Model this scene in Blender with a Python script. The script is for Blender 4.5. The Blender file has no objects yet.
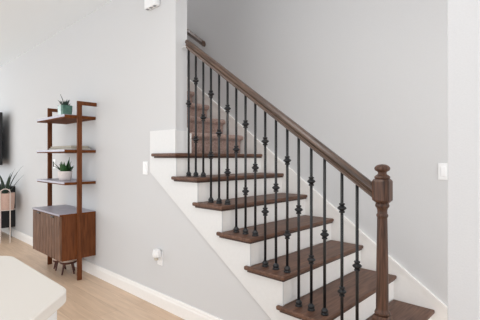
import bpy, bmesh, math, random
from mathutils import Vector, Matrix

# ------------------------------------------------------------------ camera, world, lights, exposure
S = bpy.context.scene
COL = S.collection
YAW = 0.8168
FPX = 367.18
cam_d = bpy.data.cameras.new('camera')
cam_d.sensor_width = 36.0
cam_d.lens = FPX * 36.0 / 480.0
cam_d.shift_y = -2.575 / 480.0
cam_d.clip_start = 0.02
cam = bpy.data.objects.new('camera', cam_d)
cam.location = (0.8192, -1.8319, 1.2893)
fwd = Vector((-math.cos(YAW), math.sin(YAW), 0))
cam.rotation_euler = fwd.to_track_quat('-Z', 'Y').to_euler()
COL.objects.link(cam)
S.camera = cam

w = bpy.data.worlds.new('daylight')
S.world = w
w.use_nodes = True
w.node_tree.nodes['Background'].inputs[0].default_value = (0.90, 0.96, 1.0, 1)
w.node_tree.nodes['Background'].inputs[1].default_value = 1.32


def area(name, loc, target, sx, sy, energy, color):
    d = bpy.data.lights.new(name, 'AREA')
    d.shape = 'RECTANGLE'
    d.size = sx
    d.size_y = sy
    d.energy = energy
    d.color = color
    o = bpy.data.objects.new(name, d)
    o.location = loc
    o.rotation_euler = (Vector(target) - Vector(loc)).to_track_quat('-Z', 'Y').to_euler()
    COL.objects.link(o)
    return o


area('window_daylight_rear', (-2.2, -5.5, 1.3), (-0.9, 1.0, 3.2), 5.5, 2.4, 82, (0.985, 0.985, 0.99))
area('front_door_daylight', (3.1, -1.0, 1.5), (-1.3, 0.8, 1.8), 2.6, 2.4, 52, (1.0, 0.985, 0.97))
area('window_daylight_side', (-9.0, -2.8, 1.6), (-4.5, 0.0, 1.2), 2.6, 2.0, 66, (0.95, 0.98, 1.0))
area('added_carpet_fill', (-4.2, 0.6, 5.2), (-2.6, 0.6, 1.6), 0.9, 0.8, 34, (1.0, 0.98, 0.96))  # unseen light, added to brighten the carpeted steps
area('added_back_wall_fill', (-0.3, 0.25, 5.3), (-0.75, 1.0, 1.6), 1.2, 0.25, 26, (1.0, 0.985, 0.97))  # added light without a window, lifts the middle of the back wall
area('added_stairwell_fill', (-0.5, -1.0, 2.87), (-0.5, -1.0, 0.0), 0.8, 0.5, 16, (1.0, 0.985, 0.96))  # invented fill under the ceiling for the dim stairwell, no fixture

S.view_settings.view_transform = 'Standard'
S.view_settings.look = 'None'
S.view_settings.gamma = 1.0
S.view_settings.use_curve_mapping = False
S.view_settings.exposure = -0.2

rng = random.Random(7)

# ------------------------------------------------------------------ materials


def s2l(c):
    return tuple((x / 255 / 12.92) if x / 255 <= 0.04045 else ((x / 255 + 0.055) / 1.055) ** 2.4 for x in c)


def base_mat(name, rgb, rough=0.5, spec=0.5, metallic=0.0):
    m = bpy.data.materials.new(name)
    m.use_nodes = True
    b = m.node_tree.nodes['Principled BSDF']
    b.inputs['Base Color'].default_value = (*s2l(rgb), 1)
    b.inputs['Roughness'].default_value = rough
    b.inputs['Specular IOR Level'].default_value = spec
    b.inputs['Metallic'].default_value = metallic
    return m, m.node_tree, b


def paint(name, rgb, rough=0.6, bump=0.0, scale=180.0, spec=0.3, var=0.0):
    m, nt, b = base_mat(name, rgb, rough, spec)
    n = nt.nodes.new('ShaderNodeTexNoise')
    n.inputs['Scale'].default_value = scale
    n.inputs['Detail'].default_value = 3
    tc = nt.nodes.new('ShaderNodeTexCoord')
    nt.links.new(tc.outputs['Object'], n.inputs['Vector'])
    if bump:
        bp = nt.nodes.new('ShaderNodeBump')
        bp.inputs['Strength'].default_value = bump
        bp.inputs['Distance'].default_value = 0.002
        nt.links.new(n.outputs['Fac'], bp.inputs['Height'])
        nt.links.new(bp.outputs['Normal'], b.inputs['Normal'])
    cr = nt.nodes.new('ShaderNodeValToRGB')
    lo = tuple(max(0, x - 2 - var) for x in rgb)
    hi = tuple(min(255, x + 1 + var) for x in rgb)
    cr.color_ramp.elements[0].color = (*s2l(lo), 1)
    cr.color_ramp.elements[1].color = (*s2l(hi), 1)
    cr.color_ramp.elements[0].position = 0.3
    cr.color_ramp.elements[1].position = 0.7
    nt.links.new(n.outputs['Fac'], cr.inputs['Fac'])
    nt.links.new(cr.outputs['Color'], b.inputs['Base Color'])
    return m


def wood(name, dark, light, axis='X', rough=0.35, scale=6.0, stretch=14.0, spec=0.5, coat=0.0, tilt=0.0):
    m, nt, b = base_mat(name, dark, rough, spec)
    tc = nt.nodes.new('ShaderNodeTexCoord')
    mp = nt.nodes.new('ShaderNodeMapping')
    sc = {'X': (1, stretch, stretch), 'Y': (stretch, 1, stretch), 'Z': (stretch, stretch, 1)}[axis]
    mp.inputs['Scale'].default_value = sc
    n = nt.nodes.new('ShaderNodeTexNoise')
    n.inputs['Scale'].default_value = scale
    n.inputs['Detail'].default_value = 5
    n.inputs['Distortion'].default_value = 0.6
    cr = nt.nodes.new('ShaderNodeValToRGB')
    cr.color_ramp.elements[0].color = (*s2l(dark), 1)
    cr.color_ramp.elements[1].color = (*s2l(light), 1)
    cr.color_ramp.elements[0].position = 0.32
    cr.color_ramp.elements[1].position = 0.68
    if tilt:
        rt = nt.nodes.new('ShaderNodeMapping')
        rt.inputs['Rotation'].default_value = (0, tilt, 0)
        nt.links.new(tc.outputs['Object'], rt.inputs['Vector'])
        nt.links.new(rt.outputs['Vector'], mp.inputs['Vector'])
    else:
        nt.links.new(tc.outputs['Object'], mp.inputs['Vector'])
    nt.links.new(mp.outputs['Vector'], n.inputs['Vector'])
    nt.links.new(n.outputs['Fac'], cr.inputs['Fac'])
    nt.links.new(cr.outputs['Color'], b.inputs['Base Color'])
    if coat:
        b.inputs['Coat Weight'].default_value = coat
        b.inputs['Coat Roughness'].default_value = 0.25
    return m


def floor_mat():
    m, nt, b = base_mat('oak_floor', (190, 160, 134), 0.42, 0.4)
    tc = nt.nodes.new('ShaderNodeTexCoord')
    br = nt.nodes.new('ShaderNodeTexBrick')
    br.inputs['Scale'].default_value = 1.0
    br.inputs['Brick Width'].default_value = 1.5
    br.inputs['Row Height'].default_value = 0.17
    br.inputs['Mortar Size'].default_value = 0.0012
    br.inputs['Mortar Smooth'].default_value = 0.3
    br.inputs['Color1'].default_value = (*s2l((222, 196, 171)), 1)
    br.inputs['Color2'].default_value = (*s2l((212, 184, 158)), 1)
    br.inputs['Mortar'].default_value = (*s2l((182, 154, 131)), 1)
    br.offset = 0.37
    mp = nt.nodes.new('ShaderNodeMapping')
    mp.inputs['Scale'].default_value = (1.2, 14, 1)
    n = nt.nodes.new('ShaderNodeTexNoise')
    n.inputs['Scale'].default_value = 2.2
    n.inputs['Detail'].default_value = 6
    n.inputs['Distortion'].default_value = 0.8
    cr = nt.nodes.new('ShaderNodeValToRGB')
    cr.color_ramp.elements[0].color = (0.84, 0.81, 0.78, 1)
    cr.color_ramp.elements[1].color = (1.04, 1.03, 1.02, 1)
    cr.color_ramp.elements[0].position = 0.3
    cr.color_ramp.elements[1].position = 0.7
    mx = nt.nodes.new('ShaderNodeMix')
    mx.data_type = 'RGBA'
    mx.blend_type = 'MULTIPLY'
    mx.inputs['Factor'].default_value = 1.0
    nt.links.new(tc.outputs['Object'], br.inputs['Vector'])
    nt.links.new(tc.outputs['Object'], mp.inputs['Vector'])
    nt.links.new(mp.outputs['Vector'], n.inputs['Vector'])
    nt.links.new(n.outputs['Fac'], cr.inputs['Fac'])
    nt.links.new(br.outputs['Color'], mx.inputs['A'])
    nt.links.new(cr.outputs['Color'], mx.inputs['B'])
    nt.links.new(mx.outputs['Result'], b.inputs['Base Color'])
    return m


def carpet_mat():
    m, nt, b = base_mat('brown_carpet', (128, 104, 96), 0.95, 0.1)
    tc = nt.nodes.new('ShaderNodeTexCoord')
    n = nt.nodes.new('ShaderNodeTexNoise')
    n.inputs['Scale'].default_value = 55
    n.inputs['Detail'].default_value = 6
    n.inputs['Roughness'].default_value = 0.7
    cr = nt.nodes.new('ShaderNodeValToRGB')
    cr.color_ramp.elements[0].color = (*s2l((140, 112, 102)), 1)
    cr.color_ramp.elements[1].color = (*s2l((196, 168, 157)), 1)
    cr.color_ramp.elements[0].position = 0.32
    cr.color_ramp.elements[1].position = 0.68
    bp = nt.nodes.new('ShaderNodeBump')
    bp.inputs['Strength'].default_value = 0.9
    bp.inputs['Distance'].default_value = 0.01
    nt.links.new(tc.outputs['Object'], n.inputs['Vector'])
    nt.links.new(n.outputs['Fac'], cr.inputs['Fac'])
    nt.links.new(cr.outputs['Color'], b.inputs['Base Color'])
    nt.links.new(n.outputs['Fac'], bp.inputs['Height'])
    nt.links.new(bp.outputs['Normal'], b.inputs['Normal'])
    b.inputs['Sheen Weight'].default_value = 0.3
    return m


M = {
    'wall': paint('grey_wall_paint', (212, 212, 213), 0.75, 0.15, 220, 0.2),
    'ceiling': paint('ceiling_paint', (243, 249, 253), 0.9, 0.1, 150, 0.1),
    'white': paint('white_trim_paint', (226, 226, 226), 0.42, 0.0, 40, 0.4),
    'white_lit': paint('lit_white_trim_paint', (246, 243, 240), 0.4, 0.0, 40, 0.4),  # same trim white, lightened to stand in for light on skirting and risers
    'wall_white': paint('white_wall_paint', (206, 206, 208), 0.8, 0.25, 160, 0.2),
    'plastic': paint('white_plastic', (243, 243, 244), 0.35, 0.0, 60, 0.5),
    'floor': floor_mat(),
    'carpet': carpet_mat(),
    'tread': wood('dark_stained_tread_wood', (80, 56, 45), (118, 86, 70), 'Y', 0.45, 5, 12, 0.3),
    'tread_side': wood('dark_stained_nosing_wood', (62, 46, 40), (92, 71, 62), 'X', 0.45, 5, 12, 0.3),
    'rail': wood('dark_stained_rail_wood', (56, 42, 35), (104, 82, 69), 'X', 0.3, 4, 22, 0.5, 0.0, -0.617),
    'newel': wood('dark_stained_newel_wood', (52, 36, 29), (108, 76, 60), 'Z', 0.4, 6, 18, 0.35),
    'iron': paint('black_iron', (25, 26, 29), 0.45, 0.0, 80, 0.5, 3),
    'walnut': wood('walnut', (86, 47, 22), (120, 69, 38), 'Z', 0.5, 5, 12, 0.2),
    'walnut_x': wood('walnut_long_grain', (88, 48, 22), (120, 70, 38), 'X', 0.65, 5, 12, 0.08),
    'door': wood('grey_walnut_slats', (84, 59, 45), (142, 108, 88), 'Z', 0.5, 6, 16, 0.25),
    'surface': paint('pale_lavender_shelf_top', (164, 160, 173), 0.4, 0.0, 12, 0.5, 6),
    'black': paint('black_lacquer', (17, 18, 22), 0.4, 0.0, 60, 0.5, 2),
    'screen': paint('black_screen', (10, 11, 14), 0.12, 0.0, 60, 0.5, 1),
    'pink': paint('dusty_pink_ceramic', (212, 180, 166), 0.5, 0.05, 60, 0.4, 4),
    'wire': paint('cream_metal_wire', (226, 214, 206), 0.4, 0.0, 60, 0.4, 2),
    'green_pot': paint('sage_green_glaze', (84, 122, 108), 0.2, 0.0, 25, 0.6, 14),
    'white_pot': paint('blush_white_ceramic', (226, 217, 214), 0.45, 0.05, 60, 0.4, 4),
    'soil': paint('dark_soil', (52, 42, 36), 0.95, 0.6, 90, 0.1, 12),
    'leaf': paint('deep_green_leaf', (34, 80, 34), 0.45, 0.0, 45, 0.5, 22),
    'dark_leaf': paint('blackish_green_leaf', (34, 54, 36), 0.45, 0.0, 45, 0.5, 14),
    'sage_leaf': paint('dark_succulent_leaf', (26, 44, 34), 0.5, 0.0, 45, 0.5, 14),
    'book_tan': paint('tan_book_cloth', (172, 156, 136), 0.7, 0.1, 200, 0.2, 5),
    'book_grey': paint('grey_book_cloth', (142, 142, 138), 0.7, 0.1, 200, 0.2, 5),
    'paper': paint('cream_paper', (196, 188, 174), 0.85, 0.0, 90, 0.1, 6),
    'quartz': paint('cream_white_quartz', (214, 208, 201), 0.35, 0.0, 300, 0.4, 0),
    'cushion': paint('cream_seat_fabric', (214, 196, 182), 0.9, 0.3, 160, 0.1, 6),
    'stool': wood('dark_stool_wood', (66, 34, 24), (94, 52, 38), 'Z', 0.45, 5, 10, 0.4),
    'steel': base_mat('brushed_steel', (150, 150, 152), 0.35, 0.5, 1.0)[0],
}

# ------------------------------------------------------------------ helpers


def obj(name, bm, mat, parent=None, bevel=0.0, segs=2, smooth=False, subsurf=0):
    """Link a bmesh built in world coordinates as one object; origin at its parent, or at the middle of its base."""
    bmesh.ops.recalc_face_normals(bm, faces=bm.faces)
    off = Vector((0, 0, 0))
    if parent is None:
        lo = [min(v.co[i] for v in bm.verts) for i in range(3)]
        hi = [max(v.co[i] for v in bm.verts) for i in range(3)]
        off = Vector(((lo[0] + hi[0]) / 2, (lo[1] + hi[1]) / 2, lo[2]))
    else:
        p = parent
        while p is not None:
            off += p.location
            p = p.parent
    for v in bm.verts:
        v.co -= off
    me = bpy.data.meshes.new(name)
    bm.to_mesh(me)
    bm.free()
    mats = mat if isinstance(mat, (list, tuple)) else [mat]
    for k in mats:
        me.materials.append(M[k])
    if smooth:
        for p in me.polygons:
            p.use_smooth = True
    o = bpy.data.objects.new(name, me)
    COL.objects.link(o)
    if parent is None:
        o.location = off
    else:
        o.parent = parent
    if bevel:
        b = o.modifiers.new('bevel', 'BEVEL')
        b.width = bevel
        b.segments = segs
        b.limit_method = 'ANGLE'
        b.angle_limit = math.radians(40)
    if subsurf:
        s = o.modifiers.new('subdivision', 'SUBSURF')
        s.levels = s.render_levels = subsurf
    return o


def tag(o, label=None, cat=None, group=None, kind=None):
    if label:
        o['label'] = label
    if cat:
        o['category'] = cat
    if group:
        o['group'] = group
    if kind:
        o['kind'] = kind
    return o


def thing(name, label, cat, loc, group=None):
    o = bpy.data.objects.new(name, None)
    o.empty_display_size = 0.1
    o.location = loc
    COL.objects.link(o)
    return tag(o, label, cat, group)


def struct(name, bm, mat, bevel=0.0):
    return tag(obj(name, bm, mat, None, bevel), kind='structure')


def add_box(bm, x0, x1, y0, y1, z0, z1):
    vs = [bm.verts.new((x, y, z)) for z in (z0, z1) for x, y in ((x0, y0), (x1, y0), (x1, y1), (x0, y1))]
    for f in ((3, 2, 1, 0), (4, 5, 6, 7), (0, 1, 5, 4), (1, 2, 6, 5), (2, 3, 7, 6), (3, 0, 4, 7)):
        bm.faces.new([vs[i] for i in f])
    return vs


def box(*a):
    bm = bmesh.new()
    add_box(bm, *a)
    return bm


def add_prism(bm, pts, axis, a, b):
    """Extrude polygon pts along an axis ('Y': pts are (x,z); 'Z': pts are (x,y); 'X': pts are (y,z))."""
    def co(p, t):
        return {'Y': (p[0], t, p[1]), 'Z': (p[0], p[1], t), 'X': (t, p[0], p[1])}[axis]
    A = [bm.verts.new(co(p, a)) for p in pts]
    B = [bm.verts.new(co(p, b)) for p in pts]
    n = len(pts)
    bm.faces.new(A)
    bm.faces.new(list(reversed(B)))
    for i in range(n):
        bm.faces.new((A[i], B[i], B[(i + 1) % n], A[(i + 1) % n]))


def prism(*a):
    bm = bmesh.new()
    add_prism(bm, *a)
    return bm


def add_lathe(bm, prof, cx, cy, z0=0.0, n=20, phase=0.0, cap=True):
    """prof: (radius, z) from bottom to top."""
    rings = []
    for r, z in prof:
        rings.append([bm.verts.new((cx + r * math.cos(phase + 2 * math.pi * i / n),
                                    cy + r * math.sin(phase + 2 * math.pi * i / n), z0 + z)) for i in range(n)])
    for a, b in zip(rings, rings[1:]):
        for i in range(n):
            bm.faces.new((a[i], a[(i + 1) % n], b[(i + 1) % n], b[i]))
    if cap:
        bm.faces.new(list(reversed(rings[0])))
        bm.faces.new(rings[-1])


def lathe(*a, **k):
    bm = bmesh.new()
    add_lathe(bm, *a, **k)
    return bm


def add_tube(bm, pts, r, n=8, r_end=None):
    pts = [Vector(p) for p in pts]
    rings = []
    for i, p in enumerate(pts):
        d = (pts[min(i + 1, len(pts) - 1)] - pts[max(i - 1, 0)]).normalized()
        up = Vector((0, 0, 1)) if abs(d.z) < 0.95 else Vector((1, 0, 0))
        s = d.cross(up).normalized()
        t = s.cross(d).normalized()
        rr = r if r_end is None else r + (r_end - r) * i / (len(pts) - 1)
        rings.append([bm.verts.new(p + s * rr * math.cos(2 * math.pi * k / n) + t * rr * math.sin(2 * math.pi * k / n))
                      for k in range(n)])
    for a, b in zip(rings, rings[1:]):
        for k in range(n):
            bm.faces.new((a[k], a[(k + 1) % n], b[(k + 1) % n], b[k]))
    bm.faces.new(list(reversed(rings[0])))
    bm.faces.new(rings[-1])


def add_leaf(bm, base, azim, length, rise, droop, width, thick=0.004, n=7, point=1.0):
    """One solid bent leaf: leaves base at slope `rise` (radians), bends down by `droop` along its length."""
    d = Vector((math.cos(azim), math.sin(azim), 0))
    side = Vector((-d.y, d.x, 0))
    p = Vector(base)
    ang = rise
    rows = []
    for i in range(n + 1):
        t = i / n
        wdt = width * (0.35 + 0.65 * math.sin(math.pi * min(t * 1.1, 1.0) ** 0.8)) * (1 - t ** 3 * point)
        wdt = max(wdt, 0.0012)
        tang = d * math.cos(ang) + Vector((0, 0, 1)) * math.sin(ang)
        nrm = side.cross(tang).normalized() * -1
        th = thick * (1 - 0.7 * t)
        rows.append([bm.verts.new(p + side * wdt / 2), bm.verts.new(p + nrm * th),
                     bm.verts.new(p - side * wdt / 2), bm.verts.new(p - nrm * th)])
        p = p + tang * (length / n)
        ang -= droop / n
    for a, b in zip(rows, rows[1:]):
        for k in range(4):
            bm.faces.new((a[k], a[(k + 1) % 4], b[(k + 1) % 4], b[k]))
    bm.faces.new(list(reversed(rows[0])))
    bm.faces.new(rows[-1])


# ------------------------------------------------------------------ staircase numbers
RUN, RISE, WID = 0.27, 0.19, 1.079
NOSE, TH = 0.027, 0.027
WALLF = 0.012                       # face of the left wall, just behind the stringer's


def UK(k):
    return -RUN * k


def Z(k):
    return 0.1843 + RISE * k


CEIL = 2.90
UEND = -1.64                        # end of the left wall

# ------------------------------------------------------------------ the setting
struct('floor', box(-9.2, 3.2, -5.6, 1.3, -0.1, 0.0), 'floor')
struct('ceiling', box(-9.2, 3.2, -5.6, WALLF, CEIL, CEIL + 0.2), 'ceiling')
struct('wall_left', prism([(-9.2, 0), (-0.25, 0), (-0.62, 0.24), (UEND, 0.912), (UEND, 5.6), (-9.2, 5.6)], 'Y', WALLF, 0.13), 'wall')
struct('wall_back', box(-9.2, 3.2, WID + 0.015, WID + 0.13, 0, 5.6), 'wall')
struct('wall_right', box(0.456, 0.557, -0.35, -0.05, 0, CEIL), 'wall_white', 0.004)
struct('wall_header', box(UEND, 3.2, WALLF, 0.13, CEIL, 5.6), 'wall')
struct('ceiling_stairwell', box(-9.2, 3.2, WALLF, WID + 0.13, 5.6, 5.8), 'ceiling')

# baseboard along the left wall: eased top over a flat face
bm = prism([(WALLF, 0), (-0.005, 0), (-0.005, 0.085), (0.0, 0.1), (0.0, 0.108), (0.004, 0.118), (WALLF, 0.12)], 'X', -9.2, -0.22)
struct('baseboard_left', bm, 'white_lit')

# skirt board rising along the back wall, with a bead on its top edge
SL = 0.706


def skz(u):
    return 0.298 - SL * u


bm = bmesh.new()
add_prism(bm, [(0.456, 0), (0.456, 0.0 + 0.02), (0.37, skz(0.37)), (-4.8, skz(-4.8)), (-4.8, skz(-4.8) - 0.36), (-0.3, 0)], 'Y', WID, WID + 0.015)
add_prism(bm, [(0.37, skz(0.37) - 0.03), (0.37, skz(0.37)), (-4.8, skz(-4.8)), (-4.8, skz(-4.8) - 0.03)], 'Y', WID - 0.005, WID)
struct('trim_1', bm, 'white_lit')
# skirt on the inner side of the left wall, behind its end
bm = prism([(UEND, Z(6)), (UEND, Z(7) + 0.02), (-4.8, Z(7) + 0.02 + SL * 3.16), (-4.8, Z(6) + SL * 3.16 - 0.1), (-1.85, Z(6))], 'Y', 0.13, 0.145)
add_prism(bm, [(UEND + 0.013, Z(6) + 0.001), (UEND + 0.013, 1.495), (-1.882, 1.495), (-1.882, Z(6) + 0.001)], 'Y', 0.141, 0.168)
struct('trim_2', bm, 'white_lit')

# ------------------------------------------------------------------ staircase
stair = thing('staircase', 'white staircase with dark wood treads rising to brown carpeted steps', 'staircase', (-0.9, 0.5, 0))

pts = [(0, 0), (0, Z(0) - TH)]
for k in range(1, 7):
    pts += [(UK(k), Z(k - 1) - TH), (UK(k), Z(k) - TH)]
pts += [(-1.628, Z(6) - TH), (-1.628, 1.522), (-2.0, 1.522), (-2.0, 1.160), (-0.232, 0.0)]
o = obj('stringer', prism(pts, 'Y', 0.0, WALLF), 'white', stair)
# thicker carriage behind the open stringer, hidden under the steps
bm = box(-1.64, -1.628, WALLF, 0.14, Z(6), 1.512)
obj('end_cap', bm, 'white', stair, 0.003)

for k in range(0, 7):
    u0 = UK(k)
    y0 = 0.0 if k else 0.112
    z0 = 0.0 if k == 0 else Z(k - 1)
    obj('riser', box(u0 - 0.02, u0, WALLF if k else WALLF, WID - 0.0, z0, Z(k) - TH), 'white_lit', stair)

for k in range(0, 7):
    u0, u1 = UK(k), UK(k + 1)
    zt = Z(k)
    re = u0 - 0.305
    if k == 0:
        poly = [(0.0, -NOSE), (0.0, 0.118), (NOSE, 0.118), (NOSE, WID), (u1, WID), (u1, 0), (re, 0), (re, -NOSE)]
    elif k == 6:
        poly = [(u0 + NOSE, -NOSE), (u0 + NOSE, WID), (u1, WID), (u1, 0.145), (-1.628, 0.145), (-1.628, 0), (-1.945, 0), (-1.945, -NOSE)]
    else:
        poly = [(u0 + NOSE, -NOSE), (u0 + NOSE, WID), (u1, WID), (u1, 0), (re, 0), (re, -NOSE)]
    tr = obj('tread', prism(poly, 'Z', zt - TH, zt), 'tread', stair, 0.009, 3)
    # scotia strip under the nosing: front, then return
    bm = bmesh.new()
    rend = re + 0.02 if k < 6 else -1.92
    f0 = u0 + 0.014 if k else 0.0
    if k:
        add_prism(bm, [(u0, -0.013), (f0, -0.013), (f0, WID), (u0, WID)], 'Z', zt - TH - 0.013, zt - TH)
    else:
        add_prism(bm, [(u0, 0.12), (u0 + 0.014, 0.12), (u0 + 0.014, WID), (u0, WID)], 'Z', zt - TH - 0.013, zt - TH)
    add_prism(bm, [(rend, -0.013), (u0, -0.013), (u0, 0.0), (rend, 0.0)], 'Z', zt - TH - 0.013, zt - TH)
    obj('scotia', bm, 'tread_side', tr, 0.003, 2)

# carpeted steps between the walls
for k in range(7, 12):
    u0, u1 = UK(k), UK(k + 1)
    prof = [(u0 - 0.004, Z(k - 1))]
    prof += [(u0 - 0.004, Z(k) - 0.055)]
    for a in range(-80, 91, 17):
        prof.append((u0 + 0.012 + 0.026 * math.cos(math.radians(a)), Z(k) - 0.016 + 0.028 * math.sin(math.radians(a))))
    prof += [(u1 - 0.03, Z(k) + 0.012), (u1 - 0.03, Z(k - 1))]
    obj('carpeted_step', prism(prof, 'Y', 0.146, WID - 0.012), 'carpet', stair, 0.008, 2)
tagc = [c for c in stair.children if c.name.startswith('carpeted')]
for c in tagc:
    c['label'] = 'brown carpeted step'

# ------------------------------------------------------------------ railing
RV = 0.065
rail = thing('stair_railing', 'dark wood handrail on black iron balusters with a turned newel post', 'railing', (-0.8, RV, 0))


def railz(u):                       # underside of the handrail
    return 1.088 - 0.709 * (u + 0.008)


half = [(0.021, 0.0), (0.021, 0.014), (0.029, 0.021), (0.029, 0.026), (0.021, 0.032), (0.0325, 0.043), (0.031, 0.054), (0.023, 0.067), (0.010, 0.074)]
prof = half + [(-a, b) for a, b in reversed(half)]
bm = bmesh.new()
UA, UB = 0.012, -1.546
A = [bm.verts.new((UA, RV + a, railz(UA) + b)) for a, b in prof]
B = [bm.verts.new((UB, RV + a, railz(UB) + b)) for a, b in prof]
bm.faces.new(A)
bm.faces.new(list(reversed(B)))
for i in range(len(prof)):
    j = (i + 1) % len(prof)
    bm.faces.new((A[i], B[i], B[j], A[j]))
hr = obj('handrail', bm, 'rail', rail, 0.002, 2)
bm = bmesh.new()
zz = railz(-1.6) + 0.035
add_tube(bm, [(UB + 0.005, RV + 0.022, railz(UB) + 0.034), (UEND, RV + 0.022, railz(UB) + 0.034)], 0.009, 12)
add_prism(bm, [(RV + 0.010, railz(UB) + 0.022), (RV + 0.034, railz(UB) + 0.022), (RV + 0.034, railz(UB) + 0.046), (RV + 0.010, railz(UB) + 0.046)], 'X', UEND, UEND + 0.006)
obj('wall_bracket', bm, 'wall', hr)

NU, NV = 0.052, RV
bm = bmesh.new()


def octa(h, c):
    return [(NU + h, NV - h + c), (NU + h, NV + h - c), (NU + h - c, NV + h), (NU - h + c, NV + h),
            (NU - h, NV + h - c), (NU - h, NV - h + c), (NU - h + c, NV - h), (NU + h - c, NV - h)]


def loft(bm, layers):
    rings = [[bm.verts.new((x, y, z)) for x, y in pts] for pts, z in layers]
    n = len(rings[0])
    for a, b in zip(rings, rings[1:]):
        for i in range(n):
            bm.faces.new((a[i], a[(i + 1) % n], b[(i + 1) % n], b[i]))
    bm.faces.new(list(reversed(rings[0])))
    bm.faces.new(rings[-1])


h = 0.0415
np_ = obj('newel_post', (lambda b: (loft(b, [(octa(h, 0.004), 0.0), (octa(h, 0.004), 0.458), (octa(h - 0.004, 0.012), 0.474)]), b)[1])(bmesh.new()), 'newel', rail, 0.002)
bm = lathe([(0.032, 0.474), (0.038, 0.478), (0.039, 0.485), (0.036, 0.492), (0.032, 0.498), (0.0315, 0.51), (0.0312, 0.60), (0.029, 0.78),
            (0.0255, 0.968), (0.0255, 0.978), (0.0285, 0.982), (0.0300, 0.988), (0.0285, 0.994), (0.0248, 0.998), (0.0248, 1.014),
            (0.028, 1.026), (0.034, 1.033), (0.036, 1.041), (0.033, 1.049), (0.031, 1.056)], NU, NV, 0, 24)
obj('turned_shaft', bm, 'newel', np_, smooth=True)
bm = bmesh.new()
loft(bm, [(octa(h - 0.012, 0.020), 1.052), (octa(h + 0.003, 0.019), 1.068), (octa(h + 0.003, 0.019), 1.166), (octa(h - 0.004, 0.018), 1.177)])
obj('top_block', bm, 'newel', np_, 0.0015)
bm = lathe([(0.026, 1.176), (0.036, 1.178), (0.0395, 1.184), (0.0385, 1.191), (0.030, 1.197), (0.0225, 1.203), (0.0215, 1.211), (0.027, 1.217),
            (0.036, 1.222), (0.0395, 1.230), (0.038, 1.238), (0.030, 1.247), (0.018, 1.252), (0.004, 1.254)], NU, NV, 0, 24)
obj('finial', bm, 'newel', np_, smooth=True)

knob_prof = [(0.0085, -0.028), (0.0155, -0.026), (0.0168, -0.022), (0.0155, -0.018), (0.0105, -0.015), (0.015, -0.011), (0.0248, -0.003), (0.0248, 0.003),
             (0.015, 0.011), (0.0105, 0.015), (0.0155, 0.018), (0.0168, 0.022), (0.0155, 0.026), (0.0085, 0.028)]
order = [(5, 2), (5, 1), (5, 0), (4, 2), (4, 1), (4, 0), (3, 2), (3, 1), (3, 0), (2, 2), (2, 1), (2, 0), (1, 2), (1, 1), (1, 0), (0, 2), (0, 1)]
for i, (k, j) in enumerate(order):
    u = UK(k) + (0.004, -0.016, -0.012, -0.009, -0.007, -0.006)[k] - 0.09 * j
    zb = Z(k)
    zt = railz(u) + 0.008
    bm = bmesh.new()
    add_lathe(bm, [(0.0086, 0), (0.0086, zt - zb)], u, RV, zb, 14)
    b = obj('baluster', bm, 'iron', rail, smooth=False)
    for p in b.data.polygons:
        p.use_smooth = len(p.vertices) == 4
    bm = lathe([(0.0225, 0.0), (0.0225, 0.007), (0.018, 0.012), (0.0205, 0.020), (0.020, 0.026), (0.0135, 0.034), (0.012, 0.038), (0.0086, 0.040)], u, RV, zb, 16)
    obj('shoe', bm, 'iron', b)
    heights = (0.637 - 0.71 * u,) if i % 2 == 0 else (0.412 - 0.705 * u, 0.881 - 0.705 * u)
    for hz in heights:
        obj('knuckle', lathe(knob_prof, u, RV, hz, 16), 'iron', b)

# handrail on the back wall of the upper flight
up = thing('wall_handrail', 'short dark wooden handrail end on the wall above the carpeted steps', 'handrail', (-2.43, WID - 0.05, 2.55))
bm = bmesh.new()
hv = WID - 0.07


def upz(u):
    return 2.585 - 0.70 * (u + 2.43)


prof2 = [(0.02, 0.0), (0.03, 0.02), (0.031, 0.045), (0.018, 0.066), (-0.018, 0.066), (-0.031, 0.045), (-0.03, 0.02), (-0.02, 0.0)]
A = [bm.verts.new((-2.43, hv + a, upz(-2.43) + b)) for a, b in prof2]
B = [bm.verts.new((-4.2, hv + a, upz(-4.2) + b)) for a, b in prof2]
bm.faces.new(A)
bm.faces.new(list(reversed(B)))
for i in range(len(prof2)):
    j = (i + 1) % len(prof2)
    bm.faces.new((A[i], B[i], B[j], A[j]))
obj('rail', bm, 'rail', up, 0.003)
for u in (-3.1, -3.9):
    bm = bmesh.new()
    add_tube(bm, [(u, WID + 0.015, upz(u) - 0.05), (u, hv + 0.01, upz(u) - 0.05), (u, hv, upz(u) - 0.03), (u, hv, upz(u) + 0.004)], 0.007, 8)
    obj('bracket', bm, 'iron', up)

# ------------------------------------------------------------------ ladder shelf
XR, XL = -3.07, -3.88
sh = thing('ladder_shelf', 'walnut ladder shelf with a slatted two-door cabinet against the grey wall', 'shelf', (-3.475, -0.17, 0))
for xo, sgn in ((XR, 1), (XL, -1)):
    x0, x1 = sorted((xo, xo + sgn * 0.022))
    bm = bmesh.new()
    add_prism(bm, [(-0.197, 0.0), (-0.147, 0.0), (-0.147, 1.842), (WALLF - 0.001, 1.842), (WALLF - 0.001, 1.882), (-0.197, 1.882)], 'X', x0, x1)
    obj('ladder_leg', bm, 'walnut', sh, 0.003)
for z0, z1 in ((1.700, 1.735), (1.340, 1.373), (1.003, 1.035)):
    b = obj('shelf_board', box(XL, XR, -0.318, WALLF - 0.001, z0, z1 - 0.004), 'walnut_x', sh, 0.002)
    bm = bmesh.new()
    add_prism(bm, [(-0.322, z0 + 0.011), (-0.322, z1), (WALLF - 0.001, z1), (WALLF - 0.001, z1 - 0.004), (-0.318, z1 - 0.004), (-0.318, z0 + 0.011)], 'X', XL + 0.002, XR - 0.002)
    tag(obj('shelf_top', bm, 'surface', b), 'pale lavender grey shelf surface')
CT, CB = 0.706, 0.222
bm = bmesh.new()
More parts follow.
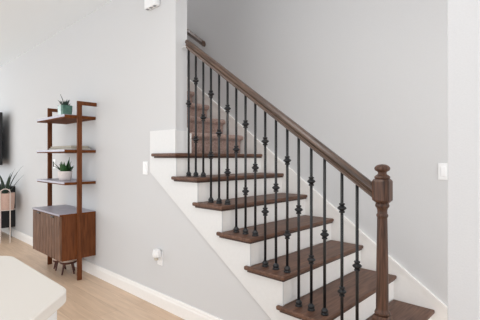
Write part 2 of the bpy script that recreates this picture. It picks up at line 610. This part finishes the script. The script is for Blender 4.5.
add_box(bm, XL, XL + 0.02, -0.345, WALLF - 0.001, CB, CT - 0.022)
add_box(bm, XR - 0.02, XR, -0.345, WALLF - 0.001, CB, CT - 0.022)
add_box(bm, XL + 0.02, XR - 0.02, -0.345, WALLF - 0.001, CB, CB + 0.02)
add_box(bm, XL + 0.02, XR - 0.02, -0.01, WALLF - 0.001, CB + 0.02, CT - 0.022)
cab = obj('cabinet', bm, 'walnut', sh, 0.002)
ct = obj('cabinet_top', box(XL, XR, -0.367, WALLF - 0.001, CT - 0.022, CT - 0.004), 'walnut_x', cab, 0.002)
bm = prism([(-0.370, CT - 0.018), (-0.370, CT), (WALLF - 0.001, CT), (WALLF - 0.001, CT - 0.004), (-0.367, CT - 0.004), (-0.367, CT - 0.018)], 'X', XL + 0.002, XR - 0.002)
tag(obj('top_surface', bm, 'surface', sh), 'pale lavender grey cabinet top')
mid = (XL + XR) / 2
for a, b_ in ((XL + 0.004, mid - 0.002), (mid + 0.002, XR - 0.004)):
    bm = bmesh.new()
    add_box(bm, a, b_, -0.357, -0.346, CB + 0.006, CT - 0.026)
    ns = 9
    st = (b_ - a) / ns
    for i in range(ns):
        add_prism(bm, [(a + i * st + 0.004, -0.357), (a + i * st + 0.009, -0.366), (a + (i + 1) * st - 0.009, -0.366), (a + (i + 1) * st - 0.004, -0.357)], 'Z', CB + 0.006, CT - 0.026)
    d = obj('door', bm, 'door', sh)
    c = (a + b_) / 2 + 0.01
    obj('handle', box(c - 0.04, c + 0.04, -0.378, -0.364, CT - 0.046, CT - 0.034), 'black', d, 0.003)

# ------------------------------------------------------------------ things on the shelf
TOP1, TOP2, TOP3 = 1.735, 1.373, 1.035


def square_pot(bm, cx, cy, z0, hw0, hw1, hgt, ch, wall=0.008):
    def ring(hw, c):
        return [(cx + hw, cy - hw + c), (cx + hw, cy + hw - c), (cx + hw - c, cy + hw), (cx - hw + c, cy + hw),
                (cx - hw, cy + hw - c), (cx - hw, cy - hw + c), (cx - hw + c, cy - hw), (cx + hw - c, cy - hw)]
    loft(bm, [(ring(hw0, ch), z0), (ring((hw0 + hw1) / 2 + 0.002, ch), z0 + hgt * 0.5), (ring(hw1, ch), z0 + hgt), (ring(hw1 - wall, ch), z0 + hgt), (ring(hw1 - wall - 0.004, ch), z0 + hgt - 0.02)])


p = thing('potted_succulent', 'small dark succulent in a glossy sage green pot on the top shelf', 'plant', (-3.36, -0.2, TOP1))
bm = bmesh.new()
square_pot(bm, -3.36, -0.2, TOP1, 0.055, 0.063, 0.125, 0.016)
obj('pot', bm, 'green_pot', p, 0.003)
obj('soil', lathe([(0.046, 0), (0.046, 0.004), (0.02, 0.008)], -3.36, -0.2, TOP1 + 0.104, 14), 'soil', p)
bm = bmesh.new()
for i in range(16):
    a = i * 2.4
    rr = 0.006 + 0.028 * rng.random()
    add_leaf(bm, (-3.36 + rr * math.cos(a), -0.2 + rr * math.sin(a), TOP1 + 0.106), a + 0.4 * rng.random(), 0.045 + 0.05 * rng.random(),
             0.85 + 0.6 * rng.random(), 0.3 - 0.7 * rng.random(), 0.032, 0.009, 5)
add_leaf(bm, (-3.375, -0.205, TOP1 + 0.106), 3.5, 0.13, 0.95, 0.5, 0.016, 0.006)
add_leaf(bm, (-3.365, -0.2, TOP1 + 0.106), -2.0, 0.15, 1.35, 0.2, 0.018, 0.006)
obj('foliage', bm, 'sage_leaf', p)

p = thing('potted_plant', 'bright green leafy plant in a round blush white pot on the lowest shelf', 'plant', (-3.36, -0.2, TOP3))
bm = lathe([(0.052, 0.0), (0.060, 0.004), (0.070, 0.045), (0.0745, 0.098), (0.0755, 0.103), (0.072, 0.104), (0.069, 0.098), (0.066, 0.08)], -3.36, -0.2, TOP3, 28)
obj('pot', bm, 'white_pot', p, smooth=True)
obj('soil', lathe([(0.0675, 0), (0.066, 0.006), (0.03, 0.010)], -3.36, -0.2, TOP3 + 0.078, 20), 'soil', p)
bm = bmesh.new()
for i in range(20):
    a = i * 2.4
    rr = 0.008 + 0.035 * rng.random()
    add_leaf(bm, (-3.36 + rr * math.cos(a), -0.2 + rr * math.sin(a), TOP3 + 0.084), a + 0.6 * rng.random(), 0.07 + 0.07 * rng.random(),
             0.85 + 0.6 * rng.random(), 0.5 - 0.6 * rng.random(), 0.058, 0.007, 6)
add_leaf(bm, (-3.34, -0.19, TOP3 + 0.084), 0.7, 0.175, 1.45, 0.15, 0.07, 0.008)
add_leaf(bm, (-3.33, -0.19, TOP3 + 0.084), 0.9, 0.16, 1.3, -0.3, 0.066, 0.008)
add_leaf(bm, (-3.38, -0.21, TOP3 + 0.084), 3.7, 0.15, 0.75, 0.5, 0.036, 0.005)
add_leaf(bm, (-3.40, -0.21, TOP3 + 0.084), 3.9, 0.16, 0.95, 0.3, 0.034, 0.005)
obj('foliage', bm, 'leaf', p)


def book(name, label, x0, x1, y0, y1, z0, z1, cover):
    t = thing(name, label, 'book', ((x0 + x1) / 2, (y0 + y1) / 2, z0), 'books lying on the middle shelf')
    c = 0.003
    bm = bmesh.new()
    add_prism(bm, [(y0, z0), (y1, z0), (y1, z1), (y0, z1), (y0, z1 - c), (y1 - c, z1 - c), (y1 - c, z0 + c), (y0, z0 + c)], 'X', x0, x1)
    obj('cover', bm, cover, t)
    obj('page_block', box(x0 + 0.004, x1 - 0.004, y0 + 0.004, y1 - c, z0 + c, z1 - c), 'paper', t)
    return t


book('book', 'lower grey book of the pair lying on the middle shelf', -3.76, -3.12, -0.23, -0.02, TOP2, TOP2 + 0.022, 'book_grey')
book('book', 'upper tan book of the pair lying on the middle shelf', -3.74, -3.16, -0.22, -0.03, TOP2 + 0.022, TOP2 + 0.042, 'book_tan')


def stool(cx, cy, r, hgt, label, rot):
    t = thing('footstool', label, 'stool', (cx, cy, 0), 'little footstools under the cabinet')
    obj('seat', lathe([(r * 0.96, 0), (r, 0.006), (r, 0.016), (r * 0.94, 0.022)], cx, cy, hgt - 0.05, 24), 'stool', t, smooth=False)
    obj('cushion', lathe([(r * 0.92, 0), (r * 0.97, 0.008), (r * 0.93, 0.018), (r * 0.7, 0.025), (r * 0.2, 0.028)], cx, cy, hgt - 0.028, 24), 'cushion', t, smooth=True)
    for q in range(4):
        a = rot + q * math.pi / 2
        bm = bmesh.new()
        add_tube(bm, [(cx + r * 0.62 * math.cos(a), cy + r * 0.62 * math.sin(a), hgt - 0.048), (cx + r * 0.98 * math.cos(a), cy + r * 0.98 * math.sin(a), 0.001)], 0.013, 10, 0.008)
        obj('leg', bm, 'stool', t)


stool(-3.385, -0.155, 0.088, 0.165, 'small round footstool with cream cushion under the cabinet beside its near leg', 0.35)
stool(-3.60, -0.165, 0.075, 0.145, 'small footstool farther under the cabinet, mostly hidden behind the nearer one', 0.6)

# ------------------------------------------------------------------ far end: console, television, planter
cs = thing('media_console', 'black media console on slim legs at the far end of the wall', 'cabinet', (-6.75, -0.2, 0))
obj('body', box(-7.6, -5.89, -0.40, WALLF - 0.002, 0.17, 0.825), 'black', cs, 0.004)
for x in (-7.5, -5.96):
    for y in (-0.36, -0.05):
        bm = bmesh.new()
        add_tube(bm, [(x, y, 0.172), (x + (0.05 if x > -6.5 else -0.05), y, 0.0)], 0.018, 10, 0.011)
        obj('leg', bm, 'black', cs)
tv = thing('television', 'black flat television mounted high on the wall at the left edge', 'television', (-6.9, -0.13, 1.2))
obj('panel', box(-7.6, -6.15, -0.155, -0.105, 1.165, 2.03), 'black', tv, 0.004)
obj('screen', box(-7.585, -6.165, -0.157, -0.154, 1.185, 2.015), 'screen', tv)
obj('wall_mount', box(-7.1, -6.7, -0.106, WALLF - 0.001, 1.45, 1.75), 'black', tv)

PU, PV = -5.66, -0.19
pl = thing('standing_planter', 'dusty pink planter in a pale wire stand beside the black console', 'plant', (PU, PV, 0))
obj('pot', lathe([(0.105, 0.49), (0.115, 0.495), (0.125, 0.60), (0.128, 0.745), (0.120, 0.745), (0.118, 0.70)], PU, PV, 0, 28), 'pink', pl, smooth=False)
obj('soil', lathe([(0.118, 0.695), (0.118, 0.705), (0.04, 0.712)], PU, PV, 0, 20), 'soil', pl)
bm = bmesh.new()
for sg in (1, -1):
    cu, cw = PU + sg * 0.132 * 0.97, PV - sg * 0.132 * 0.25
    pts = [(cu - 0.062 * 0.25, cw - 0.062 * 0.97, 0.0), (cu - 0.062 * 0.25, cw - 0.062 * 0.97, 0.4)]
    for s_ in range(0, 13):
        th = math.pi * s_ / 12
        off = -0.062 * math.cos(th)
        pts.append((cu + off * 0.25, cw + off * 0.97, 0.755 + 0.06 * math.sin(th)))
    pts += [(cu + 0.062 * 0.25, cw + 0.062 * 0.97, 0.4), (cu + 0.062 * 0.25, cw + 0.062 * 0.97, 0.0)]
    add_tube(bm, pts, 0.007, 8)
ringp = [(PU + 0.132 * math.cos(t * math.pi / 12), PV + 0.132 * math.sin(t * math.pi / 12), 0.49) for t in range(25)]
add_tube(bm, ringp, 0.005, 8)
obj('wire_stand', bm, 'wire', pl)
bm = bmesh.new()
for az, ln, ri, dr, wd in ((0.15, 0.52, 1.3, 0.75, 0.024), (0.5, 0.56, 1.25, 0.60, 0.022), (0.8, 0.40, 1.02, 0.25, 0.030), (2.6, 0.44, 1.35, 0.9, 0.04),
                           (3.2, 0.48, 1.25, 0.9, 0.045), (-2.2, 0.46, 1.35, 0.9, 0.045), (-2.9, 0.40, 1.05, 1.0, 0.045), (2.2, 0.28, 1.4, 0.4, 0.03),
                           (-1.7, 0.26, 1.0, 1.2, 0.04)):
    add_leaf(bm, (PU + 0.03 * math.cos(az), PV + 0.03 * math.sin(az), 0.708), az, ln, ri, dr, wd, 0.004, 10)
obj('foliage', bm, 'dark_leaf', pl)

# ------------------------------------------------------------------ kitchen island with clipped corners
isl = thing('kitchen_island', 'cream white countertop with clipped corners over a white base, front left', 'island', (-0.53, -2.6, 0))


def clipped(x0, x1, y1, y0, c):
    """Outline of the island top, rounded where the clipped corners meet the sides."""
    raw = [(x0, y0), (x1, y0), (x1, y1 - c), (x1 - c, y1), (x0 + c, y1), (x0, y1 - c)]
    out = []
    n = len(raw)
    for i, pnt in enumerate(raw):
        a = Vector(raw[i - 1]) - Vector(pnt)
        b = Vector(raw[(i + 1) % n]) - Vector(pnt)
        p0 = Vector(pnt)
        r = 0.032
        A_, B_ = p0 + a.normalized() * r, p0 + b.normalized() * r
        for s in range(6):
            t = s / 5
            q = A_ * (1 - t) ** 2 + p0 * 2 * t * (1 - t) + B_ * t * t
            out.append((q.x, q.y))
    return out


bm = prism(clipped(-1.07, 0.008, -1.398, -3.9, 0.275), 'Z', 0.874, 0.91)
obj('countertop', bm, 'quartz', isl, 0.006, 3)
bm = prism(clipped(-1.05, -0.012, -1.418, -3.86, 0.269), 'Z', 0.0, 0.874)
obj('base', bm, 'white', isl)

# ------------------------------------------------------------------ wall devices


def plate(parent, x0, x1, z0, z1, yf, out):
    return obj('cover_plate', box(x0, x1, yf - out, yf - 0.0005, z0, z1), 'plastic', parent, 0.002)


WB = WID + 0.015
t = thing('light_switch', 'white double rocker light switch on the stairwell wall beside the right wall', 'switch', (0.105, WB, 1.13))
plate(t, 0.045, 0.163, 1.128, 1.248, WB, 0.006)
for c in (0.080, 0.128):
    obj('rocker', box(c - 0.017, c + 0.017, WB - 0.011, WB - 0.0055, 1.152, 1.222), 'plastic', t, 0.002)

t = thing('light_switch', 'white single rocker switch plate on the grey wall left of the stairs', 'switch', (-2.09, WALLF, 1.135))
plate(t, -2.126, -2.05, 1.135, 1.252, WALLF, 0.006)
obj('rocker', box(-2.105, -2.071, WALLF - 0.011, WALLF - 0.0055, 1.158, 1.229), 'plastic', t, 0.002)

t = thing('wall_outlet', 'white electrical outlet low on the wall behind the plug-in device', 'outlet', (-1.86, WALLF, 0.36))
plate(t, -1.895, -1.819, 0.36, 0.482, WALLF, 0.006)
for zc in (0.392, 0.448):
    obj('receptacle', box(-1.874, -1.840, WALLF - 0.009, WALLF - 0.0055, zc - 0.021, zc + 0.021), 'plastic', t, 0.003)

t = thing('plug_in_air_freshener', 'small white plug-in device in the outlet below the stairs', 'air freshener', (-1.86, WALLF - 0.03, 0.43))
bm = bmesh.new()
loft(bm, [([(-1.888, 0.0), (-1.832, 0.0), (-1.828, -0.03), (-1.842, -0.052), (-1.878, -0.052), (-1.892, -0.03)], 0.435),
          ([(-1.89, 0.0), (-1.83, 0.0), (-1.826, -0.032), (-1.840, -0.056), (-1.880, -0.056), (-1.894, -0.032)], 0.46),
          ([(-1.886, 0.0), (-1.834, 0.0), (-1.830, -0.03), (-1.844, -0.05), (-1.876, -0.05), (-1.89, -0.03)], 0.50)])
obj('housing', bm, 'plastic', t, 0.004)
obj('refill_bottle', lathe([(0.016, 0), (0.018, 0.004), (0.018, 0.022), (0.012, 0.027)], -1.86, -0.028, 0.409, 16), 'paper', t)

t = thing('wall_outlet', 'white electrical outlet seen through the shelf beside the leafy green plant', 'outlet', (-4.24, WALLF, 1.145))
plate(t, -4.28, -4.204, 1.145, 1.265, WALLF, 0.006)
obj('plug', box(-4.268, -4.25, WALLF - 0.014, WALLF - 0.0055, 1.165, 1.235), 'black', t, 0.004)

t = thing('wall_chime', 'white plastic box mounted on the wall near the ceiling', 'wall box', (-1.945, WALLF, 2.593))
obj('housing', box(-2.03, -1.857, -0.043, WALLF - 0.001, 2.598, 2.80), 'plastic', t, 0.012, 3)
for x in (-2.0, -1.945, -1.89):
    obj('grille_slot', box(x - 0.016, x + 0.016, -0.036, -0.012, 2.5965, 2.6), 'steel', t, 0.001)
